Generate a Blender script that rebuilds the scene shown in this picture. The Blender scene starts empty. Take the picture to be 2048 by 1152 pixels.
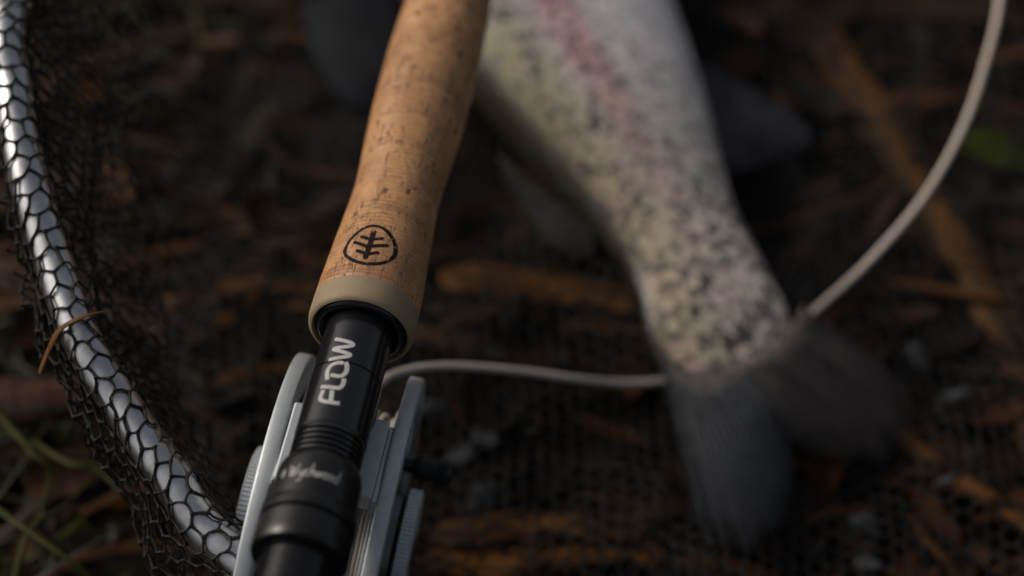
import bpy, math, random
import numpy as np
from mathutils import Matrix, Vector

random.seed(7); rng = np.random.default_rng(7)
R = math.radians
scene = bpy.context.scene
col = scene.collection

# ------------------------------------------------------------------ camera, world, sun, exposure
PITCH = R(52); CAM = np.array([0, 0, 0.524]); FPX = 70 / 36 * 2048
cd = bpy.data.cameras.new('camera'); cam = bpy.data.objects.new('camera', cd); col.objects.link(cam)
cam.location = CAM; cam.rotation_euler = (R(90) - PITCH, 0, 0)
cd.lens = 70; cd.sensor_width = 36; cd.clip_start = 0.01; cd.clip_end = 50
cd.dof.use_dof = True; cd.dof.focus_distance = 0.497; cd.dof.aperture_fstop = 4.5
scene.camera = cam
SUN_EL, SUN_AZ = R(37), R(-68)            # azimuth from +Y, clockwise
world = bpy.data.worlds.new('World'); scene.world = world; world.use_nodes = True
wn = world.node_tree.nodes; wl = world.node_tree.links
sky = wn.new('ShaderNodeTexSky'); sky.sky_type = 'NISHITA'; sky.sun_disc = False
sky.sun_elevation = SUN_EL; sky.sun_rotation = SUN_AZ; sky.dust_density = 6.0; sky.air_density = 1.0; sky.ozone_density = 0.6
hs = wn.new('ShaderNodeHueSaturation'); hs.inputs['Saturation'].default_value = 0.45     # overcast: greyer than a clear sky
wl.new(sky.outputs[0], hs.inputs['Color']); wl.new(hs.outputs[0], wn['Background'].inputs[0]); wn['Background'].inputs[1].default_value = 0.10
sd = bpy.data.lights.new('sun', 'SUN'); sun = bpy.data.objects.new('sun', sd); col.objects.link(sun)
sd.energy = 2.2; sd.angle = R(14); sd.color = (1.0, 0.87, 0.72)
sdir = Vector((math.sin(SUN_AZ) * math.cos(SUN_EL), math.cos(SUN_AZ) * math.cos(SUN_EL), math.sin(SUN_EL)))
sun.rotation_euler = sdir.to_track_quat('Z', 'Y').to_euler(); sun.location = sdir * 3
vs = scene.view_settings; vs.view_transform = 'Standard'; vs.look = 'None'; vs.exposure = -0.1; vs.gamma = 1
vs.use_curve_mapping = False
scene.cycles.max_bounces = 6

# ------------------------------------------------------------------ photo pixel -> place
FW = np.array([0, math.cos(PITCH), -math.sin(PITCH)]); RT = np.array([1., 0, 0]); UP = np.array([0, math.sin(PITCH), math.cos(PITCH)])
def ray(x, y): return FW + RT * (x - 1024) / FPX - UP * (y - 576) / FPX
def at(x, y, z):
    r = ray(x, y); return CAM + r * (z - CAM[2]) / r[2]
def atd(x, y, d): return CAM + ray(x, y) * d

# ------------------------------------------------------------------ helpers
def tag(o, label=None, cat=None, group=None, kind=None):
    if label: o['label'] = label
    if cat: o['category'] = cat
    if group: o['group'] = group
    if kind: o['kind'] = kind
    return o
def empty(name, m):
    o = bpy.data.objects.new(name, None); col.objects.link(o); o.empty_display_size = 0.01; o.matrix_world = m; return o
def mesh(name, V, F, mat, parent=None, smooth=True, sharp=35, uv=None):
    me = bpy.data.meshes.new(name)
    me.from_pydata([tuple(map(float, v)) for v in V], [], [tuple(map(int, f)) for f in F]); me.update()
    if smooth:
        me.shade_smooth()
        if sharp: me.set_sharp_from_angle(angle=R(sharp))
    if uv is not None:
        l = me.uv_layers.new(name='UVMap'); idx = np.empty(len(me.loops), np.int32); me.loops.foreach_get('vertex_index', idx)
        l.data.foreach_set('uv', np.asarray(uv, np.float32)[idx].ravel())
    me.materials.append(mat)
    o = bpy.data.objects.new(name, me); col.objects.link(o)
    if parent: o.parent = parent
    return o
def lathe(prof, n=96, axis='z', c=(0, 0, 0), wrap=False):
    """prof: (position along axis, radius); axis z or x in local coordinates"""
    V, F = [], []; m = len(prof)
    for i in range(n):
        a = 2 * math.pi * i / n
        for z, r in prof:
            p = (r * math.cos(a), r * math.sin(a), z) if axis == 'z' else (z, r * math.cos(a), r * math.sin(a))
            V.append((p[0] + c[0], p[1] + c[1], p[2] + c[2]))
    for i in range(n):
        j = (i + 1) % n
        for k in range(m - 1 + (1 if wrap else 0)):
            k2 = (k + 1) % m
            q = (i * m + k, j * m + k, j * m + k2, i * m + k2)
            F.append(q if axis == 'z' else q)
    return V, F
def box(x0, x1, y0, y1, z0, z1, b=0.0004):
    """bevelled box"""
    V = []; F = []
    xs = (x0, x1); ys = (y0, y1); zs = (z0, z1)
    def vid(i, j, k, ax): return ((i * 2 + j) * 2 + k) * 3 + ax
    for i in range(2):
        for j in range(2):
            for k in range(2):
                ix = xs[i] + (b if i == 0 else -b); iy = ys[j] + (b if j == 0 else -b); iz = zs[k] + (b if k == 0 else -b)
                V += [(xs[i], iy, iz), (ix, ys[j], iz), (ix, iy, zs[k])]
    q = [(0, 0), (1, 0), (1, 1), (0, 1)]
    for s in range(2):
        F.append([vid(s, a, c_, 0) for a, c_ in q]); F.append([vid(a, s, c_, 1) for a, c_ in q]); F.append([vid(a, c_, s, 2) for a, c_ in q])
    for a in range(2):
        for c_ in range(2):
            F.append([vid(a, c_, 0, 0), vid(a, c_, 1, 0), vid(a, c_, 1, 1), vid(a, c_, 0, 1)])
            F.append([vid(a, 0, c_, 0), vid(a, 1, c_, 0), vid(a, 1, c_, 2), vid(a, 0, c_, 2)])
            F.append([vid(0, a, c_, 1), vid(1, a, c_, 1), vid(1, a, c_, 2), vid(0, a, c_, 2)])
            for k in range(2): F.append([vid(a, c_, k, 0), vid(a, c_, k, 1), vid(a, c_, k, 2)])
    return V, F
def fix_normals(o):
    import bmesh
    bm = bmesh.new(); bm.from_mesh(o.data); bmesh.ops.recalc_face_normals(bm, faces=bm.faces); bm.to_mesh(o.data); bm.free(); return o
def catmull(P, n=12, closed=False):
    P = np.asarray(P, float); out = []
    N = len(P); segs = N if closed else N - 1
    for i in range(segs):
        p0 = P[(i - 1) % N] if (closed or i > 0) else 2 * P[0] - P[1]
        p1 = P[i]; p2 = P[(i + 1) % N]
        p3 = P[(i + 2) % N] if (closed or i + 2 < N) else 2 * P[-1] - P[-2]
        for t in np.linspace(0, 1, n, endpoint=False):
            out.append(.5 * ((2 * p1) + (p2 - p0) * t + (2 * p0 - 5 * p1 + 4 * p2 - p3) * t * t + (3 * p1 - p0 - 3 * p2 + p3) * t ** 3))
    if not closed: out.append(P[-1])
    return np.array(out)
def resample(P, n):
    P = np.asarray(P, float); d = np.r_[0, np.cumsum(np.linalg.norm(np.diff(P, axis=0), axis=1))]
    t = np.linspace(0, d[-1], n); return np.stack([np.interp(t, d, P[:, k]) for k in range(P.shape[1])], 1)
def tube(P, rad, k=10, closed=False, flat=1.0, up=(0, 0, 1), cap=True):
    P = np.asarray(P, float); n = len(P); rad = np.broadcast_to(np.asarray(rad, float), (n,))
    T = (np.roll(P, -1, 0) - np.roll(P, 1, 0)) if closed else np.gradient(P, axis=0)
    T /= np.linalg.norm(T, axis=1)[:, None] + 1e-12
    V = []; F = []
    for i in range(n):
        s = np.cross(T[i], up); s /= np.linalg.norm(s) + 1e-9; b = np.cross(s, T[i])
        for j in range(k):
            a = 2 * math.pi * j / k
            V.append(P[i] + rad[i] * (s * math.cos(a) + b * math.sin(a) * flat))
    for i in range(n if closed else n - 1):
        i2 = (i + 1) % n
        for j in range(k): F.append((i * k + j, i * k + (j + 1) % k, i2 * k + (j + 1) % k, i2 * k + j))
    if cap and not closed: F.append(tuple(range(k))[::-1]); F.append(tuple((n - 1) * k + j for j in range(k)))
    return V, F

# ------------------------------------------------------------------ materials
class N:
    def __init__(s, name):
        s.m = bpy.data.materials.new(name); s.m.use_nodes = True; s.t = s.m.node_tree; s.b = s.t.nodes['Principled BSDF']
    def new(s, typ, **kw):
        n = s.t.nodes.new(typ)
        for k, v in kw.items(): setattr(n, k, v)
        return n
    def set(s, sock, v):
        if hasattr(v, 'is_output') or isinstance(v, bpy.types.NodeSocket): s.t.links.new(v, sock)
        else: sock.default_value = v
    def coord(s, out='Object', scale=(1, 1, 1), loc=None):
        tc = s.new('ShaderNodeTexCoord'); mp = s.new('ShaderNodeMapping'); s.t.links.new(tc.outputs[out], mp.inputs['Vector'])
        mp.inputs['Scale'].default_value = scale
        if loc is not None: s.set(mp.inputs['Location'], loc)
        return mp.outputs[0]
    def noise(s, vec, scale, detail=4, rough=.55, dist=0):
        n = s.new('ShaderNodeTexNoise'); s.set(n.inputs['Vector'], vec); n.inputs['Scale'].default_value = scale
        n.inputs['Detail'].default_value = detail; n.inputs['Roughness'].default_value = rough; n.inputs['Distortion'].default_value = dist
        return n.outputs['Fac']
    def vor(s, vec, scale, feature='F1', rand=1.0):
        n = s.new('ShaderNodeTexVoronoi', feature=feature); s.set(n.inputs['Vector'], vec); n.inputs['Scale'].default_value = scale
        n.inputs['Randomness'].default_value = rand
        return n
    def ramp(s, fac, stops, interp='LINEAR'):
        n = s.new('ShaderNodeValToRGB'); s.set(n.inputs[0], fac); e = n.color_ramp.elements; n.color_ramp.interpolation = interp
        while len(e) < len(stops): e.new(.5)
        for el, (p, c) in zip(e, stops):
            el.position = p; el.color = (c, c, c, 1) if np.isscalar(c) else (*c, 1)
        return n.outputs[0]
    def mix(s, fac, a, b, mode='MIX'):
        n = s.new('ShaderNodeMix', data_type='RGBA', blend_type=mode)
        s.set(n.inputs[0], fac)
        for sock, v in ((n.inputs[6], a), (n.inputs[7], b)):
            s.set(sock, v if not isinstance(v, tuple) else (*v, 1))
        return n.outputs[2]
    def math(s, op, a, b=0.0, clamp=False):
        n = s.new('ShaderNodeMath', operation=op, use_clamp=clamp); s.set(n.inputs[0], a); s.set(n.inputs[1], b); return n.outputs[0]
    def bump(s, h, strength=.3, dist=.001):
        n = s.new('ShaderNodeBump'); s.set(n.inputs['Height'], h); n.inputs['Strength'].default_value = strength; n.inputs['Distance'].default_value = dist
        s.t.links.new(n.outputs[0], s.b.inputs['Normal'])
    def out(s, col=None, rough=.5, metal=0.0, spec=None, coat=0.0):
        if col is not None: s.set(s.b.inputs['Base Color'], col if not isinstance(col, tuple) else (*col, 1))
        s.set(s.b.inputs['Roughness'], rough); s.set(s.b.inputs['Metallic'], metal)
        if spec is not None: s.b.inputs['Specular IOR Level'].default_value = spec
        if coat: s.b.inputs['Coat Weight'].default_value = coat; s.b.inputs['Coat Roughness'].default_value = .15
        return s.m
MM = (1000, 1000, 1000)

def mat_cork():
    s = N('cork'); info = s.new('ShaderNodeObjectInfo')
    cmb = s.new('ShaderNodeCombineXYZ')
    for i, k in enumerate((37., 53., 0.)): s.set(cmb.inputs[i], s.math('MULTIPLY', info.outputs['Random'], k))
    co = s.coord('Object', MM, cmb.outputs[0]); plain = s.coord('Object', MM)
    base = s.ramp(s.noise(co, .13, 5, .6, .5), [(.25, (.255, .122, .048)), (.45, (.385, .196, .083)), (.6, (.44, .238, .108)), (.78, (.285, .142, .061))])
    tint = s.ramp(info.outputs['Random'], [(0, .88), (1, 1.06)]); base = s.mix(1.0, base, tint, 'MULTIPLY')
    wv = s.new('ShaderNodeTexWave', wave_type='BANDS', bands_direction='Z'); s.set(wv.inputs['Vector'], co)
    wv.inputs['Scale'].default_value = .22; wv.inputs['Distortion'].default_value = 9; wv.inputs['Detail'].default_value = 3
    wv.inputs['Detail Scale'].default_value = .35; wv.inputs['Detail Roughness'].default_value = .6
    band = s.ramp(wv.outputs['Fac'], [(0, .55), (.3, .92), (1, 1.07)]); base = s.mix(s.ramp(s.noise(co, .1, 3), [(.35, .15), (.65, .95)]), base, band, 'MULTIPLY')
    grain = s.ramp(s.noise(co, 1.9, 3, .7), [(.3, .70), (.6, 1.10)]); base = s.mix(.9, base, grain, 'MULTIPLY')
    patch = s.ramp(s.noise(co, .16, 2), [(.42, 0), (.53, 1)])
    # long fine lenticels along the grip
    lv = s.coord('Object', (1000, 1000, 170), cmb.outputs[0])
    len_ = s.ramp(s.noise(lv, .75, 5, .7, 1.2), [(.57, 0), (.64, 1)])
    rn = s.noise(s.coord('Object', (1000, 1000, 95), cmb.outputs[0]), .42, 3, .6, .8); ridge = s.ramp(s.math('ABSOLUTE', s.math('SUBTRACT', rn, .5)), [(.006, 1), (.017, 0)])
    ridge = s.math('MULTIPLY', ridge, s.ramp(s.noise(co, .22, 4, .65), [(.46, 0), (.54, 1)]))
    len_ = s.math('MAXIMUM', s.math('MULTIPLY', len_, patch), ridge)
    # cracks
    wob = s.new('ShaderNodeVectorMath', operation='ADD'); nt = s.new('ShaderNodeTexNoise'); s.set(nt.inputs['Vector'], co); nt.inputs['Scale'].default_value = .9; nt.inputs['Detail'].default_value = 4
    s.set(wob.inputs[0], co); s.set(wob.inputs[1], nt.outputs['Color'])
    vd = s.vor(wob.outputs[0], .30, 'DISTANCE_TO_EDGE'); crack = s.ramp(vd.outputs['Distance'], [(0, 1), (.030, .85), (.05, 0)])
    crack = s.math('MULTIPLY', crack, s.ramp(s.noise(co, .21, 2), [(.52, 0), (.6, 1)]))
    # dark pits
    pv = s.vor(s.coord('Object', (1000, 1000, 600), cmb.outputs[0]), .17); pd = s.new('ShaderNodeSeparateColor'); s.t.links.new(pv.outputs['Color'], pd.inputs[0])
    dist = s.math('ADD', pv.outputs['Distance'], s.math('MULTIPLY', s.noise(co, 1.3, 3), .28))
    pit = s.math('MULTIPLY', s.ramp(dist, [(.22, 1), (.30, 0)]), s.math('GREATER_THAN', pd.outputs[0], .58))
    mask = s.math('MAXIMUM', s.math('MULTIPLY', len_, .95), s.math('MAXIMUM', s.math('MULTIPLY', crack, .45), pit), True)
    sz = s.new('ShaderNodeSeparateXYZ'); s.set(sz.inputs[0], plain)
    fr = s.math('FRACT', s.math('ADD', s.math('DIVIDE', s.math('SUBTRACT', sz.outputs[2], 8.5), 11.82), s.math('MULTIPLY', s.noise(plain, .6, 3), .05)))
    seam = s.math('MULTIPLY', s.ramp(fr, [(.0, 0), (.025, 1), (.06, .2), (.11, .7), (.15, .1), (.22, .45), (.27, 0)]), s.ramp(s.noise(plain, .14, 4, .6), [(.44, 0), (.58, .85)]))
    base = s.mix(seam, base, (.14, .07, .035))
    c = s.mix(mask, base, (.06, .028, .014))
    # hand-worn grime
    c = s.mix(s.ramp(s.noise(plain, .045, 3), [(.40, 0), (.68, .6)]), c, (.20, .10, .05))
    h = s.math('SUBTRACT', s.math('MULTIPLY', s.noise(co, 2.5, 3), .25), mask)
    s.bump(h, .55, .00025)
    return s.out(c, s.ramp(mask, [(0, .46), (1, .8)]), 0, .4)
def mat_rubber_beige():
    s = N('rubberised_cork'); co = s.coord('Object', MM)
    c = s.mix(s.noise(co, 2.2, 4, .7), (.165, .126, .077), (.245, .192, .122)); c = s.mix(s.ramp(s.noise(co, .25, 3), [(.5, 0), (.8, .5)]), c, (.15, .12, .085))
    s.bump(s.noise(co, 3.5, 3), .35, .0002); return s.out(c, .62, 0, .3)
def mat_black(name, rough=.3, c=(.008, .008, .009), nz=.06, bump=.05, spec=.36):
    s = N(name); co = s.coord('Object', MM)
    rr = s.math('ADD', s.math('MULTIPLY', s.noise(co, .35, 5, .65), nz * 2), rough - nz)
    k = s.mix(s.ramp(s.noise(co, .55, 6, .75), [(.60, 0), (.78, .25)]), c, (.035, .03, .025))
    s.bump(s.noise(co, 2.0, 4), bump, .0001); return s.out(k, rr, 0, spec)
def mat_metal(name, c=(.39, .42, .445), rough=.48, dirt=.5):
    s = N(name); co = s.coord('Object', MM)
    g = s.mix(s.noise(co, 4.5, 2, .8), tuple(x * .82 for x in c), tuple(min(1, x * 1.12) for x in c))
    g = s.mix(s.ramp(s.noise(co, .22, 6, .7), [(.56, 0), (.78, dirt)]), g, (.17, .13, .09))
    d2 = s.ramp(s.noise(co, .9, 3), [(.70, 0), (.76, 1)]); g = s.mix(s.math('MULTIPLY', d2, .6), g, (.09, .06, .04))
    s.bump(s.noise(co, 5.0, 2, .8), .22, .0001)
    return s.out(g, s.ramp(s.noise(co, .3, 4), [(.3, rough), (.7, rough + .12)]), .55)
def mat_tube():
    s = N('polished_alloy'); co = s.coord('Object', MM)
    g = s.mix(s.ramp(s.noise(co, .18, 6, .7), [(.45, 0), (.8, .6)]), (.42, .43, .45), (.22, .20, .18))
    s.bump(s.noise(co, .5, 5, .7), .12, .0003)
    return s.out(g, s.ramp(s.noise(co, .25, 5, .7), [(.3, .26), (.7, .46)]), 1.0)
def mat_net(name='black_net_twine', dust=(.075, .060, .042), spec=.22):
    s = N(name); co = s.coord('Object', MM)
    c = s.mix(s.ramp(s.noise(co, 1.1, 4, .8), [(.50, 0), (.74, 1)]), (.003, .003, .003), dust)
    s.bump(s.noise(co, 4.0, 2), .8, .0003); return s.out(c, .5, 0, spec)
def mat_line(name='fly_line_coating'):
    s = N(name); co = s.coord('Object', MM)
    c = s.mix(s.noise(co, .08, 4, .6), (.38, .33, .285), (.47, .41, .365)); return s.out(c, .45, 0, .4)
def mat_litter(name, stops, rough=.45, scale=.3, streak=None):
    s = N(name); g = s.new('ShaderNodeNewGeometry')
    co = s.coord('Object', streak or MM)
    f = s.math('ADD', s.math('MULTIPLY', g.outputs['Random Per Island'], .75), s.math('MULTIPLY', s.noise(co, scale, 5, .65), .5)); f = s.math('SUBTRACT', f, .12, True)
    s.bump(s.noise(co, scale * 3, 4), .6, .0008); return s.out(s.ramp(f, stops), rough, 0, .10)
def mat_stalk(name, a, b, dark=(.008, .004, .002), lo=.40):
    s = N(name); co = s.coord('UV', (1, 1, 1))
    st = s.coord('UV', (.35, 60, 1)); n1 = s.noise(st, 1.0, 5, .65); n2 = s.noise(s.coord('UV', (.18, 6, 1)), 1.0, 5, .65)
    c = s.mix(s.ramp(n1, [(.3, 0), (.7, 1)]), a, b); c = s.mix(s.ramp(n2, [(lo, 0), (lo + .15, .96)]), c, dark)
    s.bump(n1, .6, .0008); return s.out(c, .5, 0, .15)

def mat_ground():
    s = N('wet_soil'); co = s.coord('Object', MM)
    c = s.ramp(s.noise(co, .07, 8, .7), [(.3, (.004, .0035, .003)), (.5, (.009, .0068, .005)), (.66, (.018, .010, .006)), (.8, (.035, .016, .007))])
    s.bump(s.noise(co, .35, 8, .7), .9, .003); return s.out(c, s.ramp(s.noise(co, .2, 4), [(.4, .6), (.6, .9)]), 0, .06)

def mat_fish():
    s = N('trout_skin'); co = s.coord('Object', MM)
    tc = s.new('ShaderNodeTexCoord'); sp = s.new('ShaderNodeSeparateXYZ'); s.t.links.new(tc.outputs['UV'], sp.inputs[0])
    u, v = sp.outputs[0], sp.outputs[1]          # u: metres from the tail root, v: 0 back .. 1 belly
    wob = s.math('MULTIPLY', s.math('SUBTRACT', s.noise(co, .06, 4, .6), .5), .13); vv = s.math('ADD', s.math('ADD', v, wob), s.ramp(u, [(.04, 0), (.09, .06), (.20, .20)]))
    zone = s.ramp(vv, [(.0, (.012, .009, .004)), (.12, (.026, .021, .009)), (.21, (.10, .10, .06)), (.33, (.28, .28, .215)),
                       (.43, (.46, .44, .42)), (.53, (.66, .64, .64)), (.62, (.82, .81, .82)), (1.0, (.86, .85, .86))])
    pink = s.ramp(vv, [(.39, 0), (.45, 1), (.51, 1), (.57, 0)])
    fade = s.ramp(s.math('MULTIPLY', u, 5.0), [(.02, .15), (.22, .4), (.38, .9), (1, 1)])
    zone = s.mix(s.math('MULTIPLY', s.math('MULTIPLY', pink, fade), s.ramp(s.noise(co, .12, 4), [(.3, .55), (.6, 1)])), zone, (.58, .19, .21))
    tail = s.ramp(s.math('MULTIPLY', u, 5.0), [(0, .95), (.3, .85), (.8, 0)])
    warm = s.ramp(s.noise(co, .11, 4, .6), [(.3, (.34, .31, .17)), (.43, (.58, .49, .35)), (.54, (.60, .47, .36)), (.66, (.58, .38, .36)), (.80, (.50, .46, .50))])
    zone = s.mix(s.math('MULTIPLY', tail, s.ramp(v, [(.08, 0), (.22, .9)])), zone, warm)
    zone = s.mix(s.math('MULTIPLY', s.ramp(s.noise(co, .28, 3), [(.35, .5), (.7, .05)]), s.math('MULTIPLY', s.math('SUBTRACT', 1.0, s.math('MULTIPLY', tail, .75)), s.ramp(vv, [(.24, 0), (.40, 1)]))), zone, (.40, .37, .46), 'MIX')
    zone = s.mix(s.math('MULTIPLY', s.ramp(vv, [(.12, 0), (.22, .35), (.38, .0)]), s.ramp(s.noise(co, .14, 4), [(.38, 0), (.6, 1)])), zone, (.17, .155, .05))
    # black spots
    wv = s.new('ShaderNodeVectorMath', operation='ADD'); nt = s.new('ShaderNodeTexNoise'); s.set(nt.inputs['Vector'], co); nt.inputs['Scale'].default_value = .35; nt.inputs['Detail'].default_value = 3
    sc = s.new('ShaderNodeVectorMath', operation='SCALE'); s.t.links.new(nt.outputs['Color'], sc.inputs[0]); sc.inputs['Scale'].default_value = 5.0
    s.set(wv.inputs[0], co); s.set(wv.inputs[1], sc.outputs[0])
    sepc = s.new('ShaderNodeSeparateColor')
    v1 = s.vor(wv.outputs[0], .29); s.t.links.new(v1.outputs['Color'], sepc.inputs[0])
    size = s.math('ADD', s.math('MULTIPLY', sepc.outputs[0], .22), s.ramp(s.math('MULTIPLY', u, 5.0), [(0, .35), (.35, .28), (.8, .21)]))
    spot = s.ramp(s.math('SUBTRACT', v1.outputs['Distance'], size), [(0, 1), (.10, 0)])
    keep = s.ramp(vv, [(.12, 1), (.45, .95), (.62, .65), (.85, .3)]); keep2 = s.math('MAXIMUM', keep, s.math('MULTIPLY', tail, 1.1), True)
    spot = s.math('MULTIPLY', spot, keep2)
    c = s.mix(s.math('MULTIPLY', spot, s.ramp(s.noise(co, .09, 3), [(.3, .6), (.55, .97)])), zone, (.032, .030, .034))
    v2 = s.vor(co, .75); s2 = s.ramp(v2.outputs['Distance'], [(.0, .35), (.35, .0)]); c = s.mix(s.math('MULTIPLY', s2, s.ramp(s.noise(co, .2, 2), [(.4, 0), (.6, 1)])), c, (.12, .12, .12))
    tl = s.math('ADD', s.math('MULTIPLY', u, -70.), s.math('MULTIPLY', s.math('SUBTRACT', s.noise(co, .2, 4), .5), 1.0)); c = s.mix(s.ramp(tl, [(.30, 0), (.75, .9)]), c, (.06, .055, .055))
    s.bump(s.math('ADD', s.vor(co, .85).outputs['Distance'], s.noise(co, .5, 3)), .45, .0006)
    return s.out(c, .34, .12, .4, .25)
def mat_fin(name, a, b, rough=.6):
    s = N(name); n1 = s.noise(s.coord('UV', (30, 1.5, 1)), 1.0, 4, .6); co = s.coord('Object', MM)
    c = s.mix(s.ramp(n1, [(.35, 0), (.65, 1)]), a, b); c = s.mix(s.ramp(s.noise(co, .15, 4), [(.5, 0), (.7, .6)]), c, tuple(x * .4 for x in a))
    s.bump(n1, .5, .0008); return s.out(c, rough, 0, .05)
def mat_simple(name, a, b, scale=.3, rough=.5, bump=.3):
    s = N(name); co = s.coord('Object', MM); n1 = s.noise(co, scale, 5, .65)
    s.bump(n1, bump, .0008); return s.out(s.mix(s.ramp(n1, [(.35, 0), (.65, 1)]), a, b), rough, 0, .10)
def mat_ink():
    s = N('branded_ink'); co = s.coord('Object', MM)
    w = s.ramp(s.noise(co, .75, 5, .7), [(.60, 0), (.66, 1)]); tr = s.new('ShaderNodeBsdfTransparent'); mx = s.new('ShaderNodeMixShader')
    s.set(mx.inputs[0], w); s.t.links.new(s.b.outputs[0], mx.inputs[1]); s.t.links.new(tr.outputs[0], mx.inputs[2])
    s.t.links.new(mx.outputs[0], s.t.nodes['Material Output'].inputs[0]); return s.out((.009, .006, .005), .7, 0, .1)

M = dict(cork=mat_cork(), beige=mat_rubber_beige(), black=mat_black('black_anodised', .20, (.005, .005, .006), .04, .02, .5), seal=mat_black('black_seal_gloss', .2),
         nut=mat_black('black_nut_satin', .32, (.005, .005, .005), .05), metal=mat_metal('bead_blasted_alloy'), metal2=mat_metal('dull_alloy', (.48, .51, .54), .4, .25),
         greymetal=mat_metal('grey_spool_face', (.10, .115, .115), .35, .2), tube=mat_tube(), net=mat_net(), bag=mat_net('wet_black_net_twine', (.060, .055, .048), .3), line=mat_line(),
         ground=mat_ground(), fish=mat_fish(), print=mat_simple('silver_print', (.30, .30, .30), (.37, .37, .37), 1.0, .5, .05), ink=mat_ink(),
         blank=mat_black('graphite_blank', .22), knob=mat_black('dark_knob', .35))

# ------------------------------------------------------------------ ground
def gz(x, y):
    return .0030 * np.sin(31 * x + 1.3) * np.cos(27 * y + .4) + .0022 * np.sin(71 * x - 45 * y) + .0012 * np.sin(133 * x + 97 * y + 2) + .0008 * np.sin(260 * x - 190 * y)
def make_ground():
    lin = np.concatenate([np.linspace(-6, -.7, 16)[:-1], np.linspace(-.7, .7, 180), np.linspace(.7, 6, 16)[1:]])
    n = len(lin); X, Y = np.meshgrid(lin, lin + .4, indexing='ij'); Z = gz(X, Y) - .004
    V = np.stack([X, Y, Z], -1).reshape(-1, 3); i, j = np.meshgrid(range(n - 1), range(n - 1), indexing='ij'); a = (i * n + j).ravel()
    F = np.stack([a, a + n, a + n + 1, a + 1], 1)
    tag(mesh('ground', V, F, M['ground'], sharp=None), kind='structure', label='dark wet soil under the landing net and the fish', cat='ground')
make_ground()

# ------------------------------------------------------------------ fly rod
YAW, RP = R(9), R(-3)
U = np.array([math.sin(YAW) * math.cos(RP), math.cos(YAW) * math.cos(RP), math.sin(RP)])
W0 = np.cross(U, (0, 0, 1.)); W0 /= np.linalg.norm(W0); V0 = np.cross(W0, U)
O = atd(720, 665, .5)
ROLL = R(7.37); W1 = W0 * math.cos(ROLL) - V0 * math.sin(ROLL); V1 = V0 * math.cos(ROLL) + W0 * math.sin(ROLL)
def frame(W, V, Z, P):
    return Matrix(((W[0], V[0], Z[0], P[0]), (W[1], V[1], Z[1], P[1]), (W[2], V[2], Z[2], P[2]), (0, 0, 0, 1)))
ROD = frame(W1, V1, U, O)
rod = tag(empty('fly_rod', ROD), 'fly rod with a cork grip and black reel seat lying over the net hoop', 'fishing rod')
COR = [(0.0, .01335), (.004, .0135), (.0108, .0135), (.0178, .01310), (.0283, .0125), (.0373, .01195), (.0464, .01145), (.0558, .01180), (.0655, .01245), (.0755, .0129),
       (.0854, .0131), (.0960, .0132), (.1063, .0131), (.1180, .0127), (.1282, .0121), (.140, .0112), (.152, .0102), (.165, .0092), (.175, .0086)]
cz = np.array([a for a, _ in COR]); cr = np.array([b for _, b in COR])
def rcork(s):
    # smooth interpolation of the grip radius
    return float(np.mean([np.interp(s + d, cz, cr) for d in np.linspace(-.004, .004, 9)]))
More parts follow.
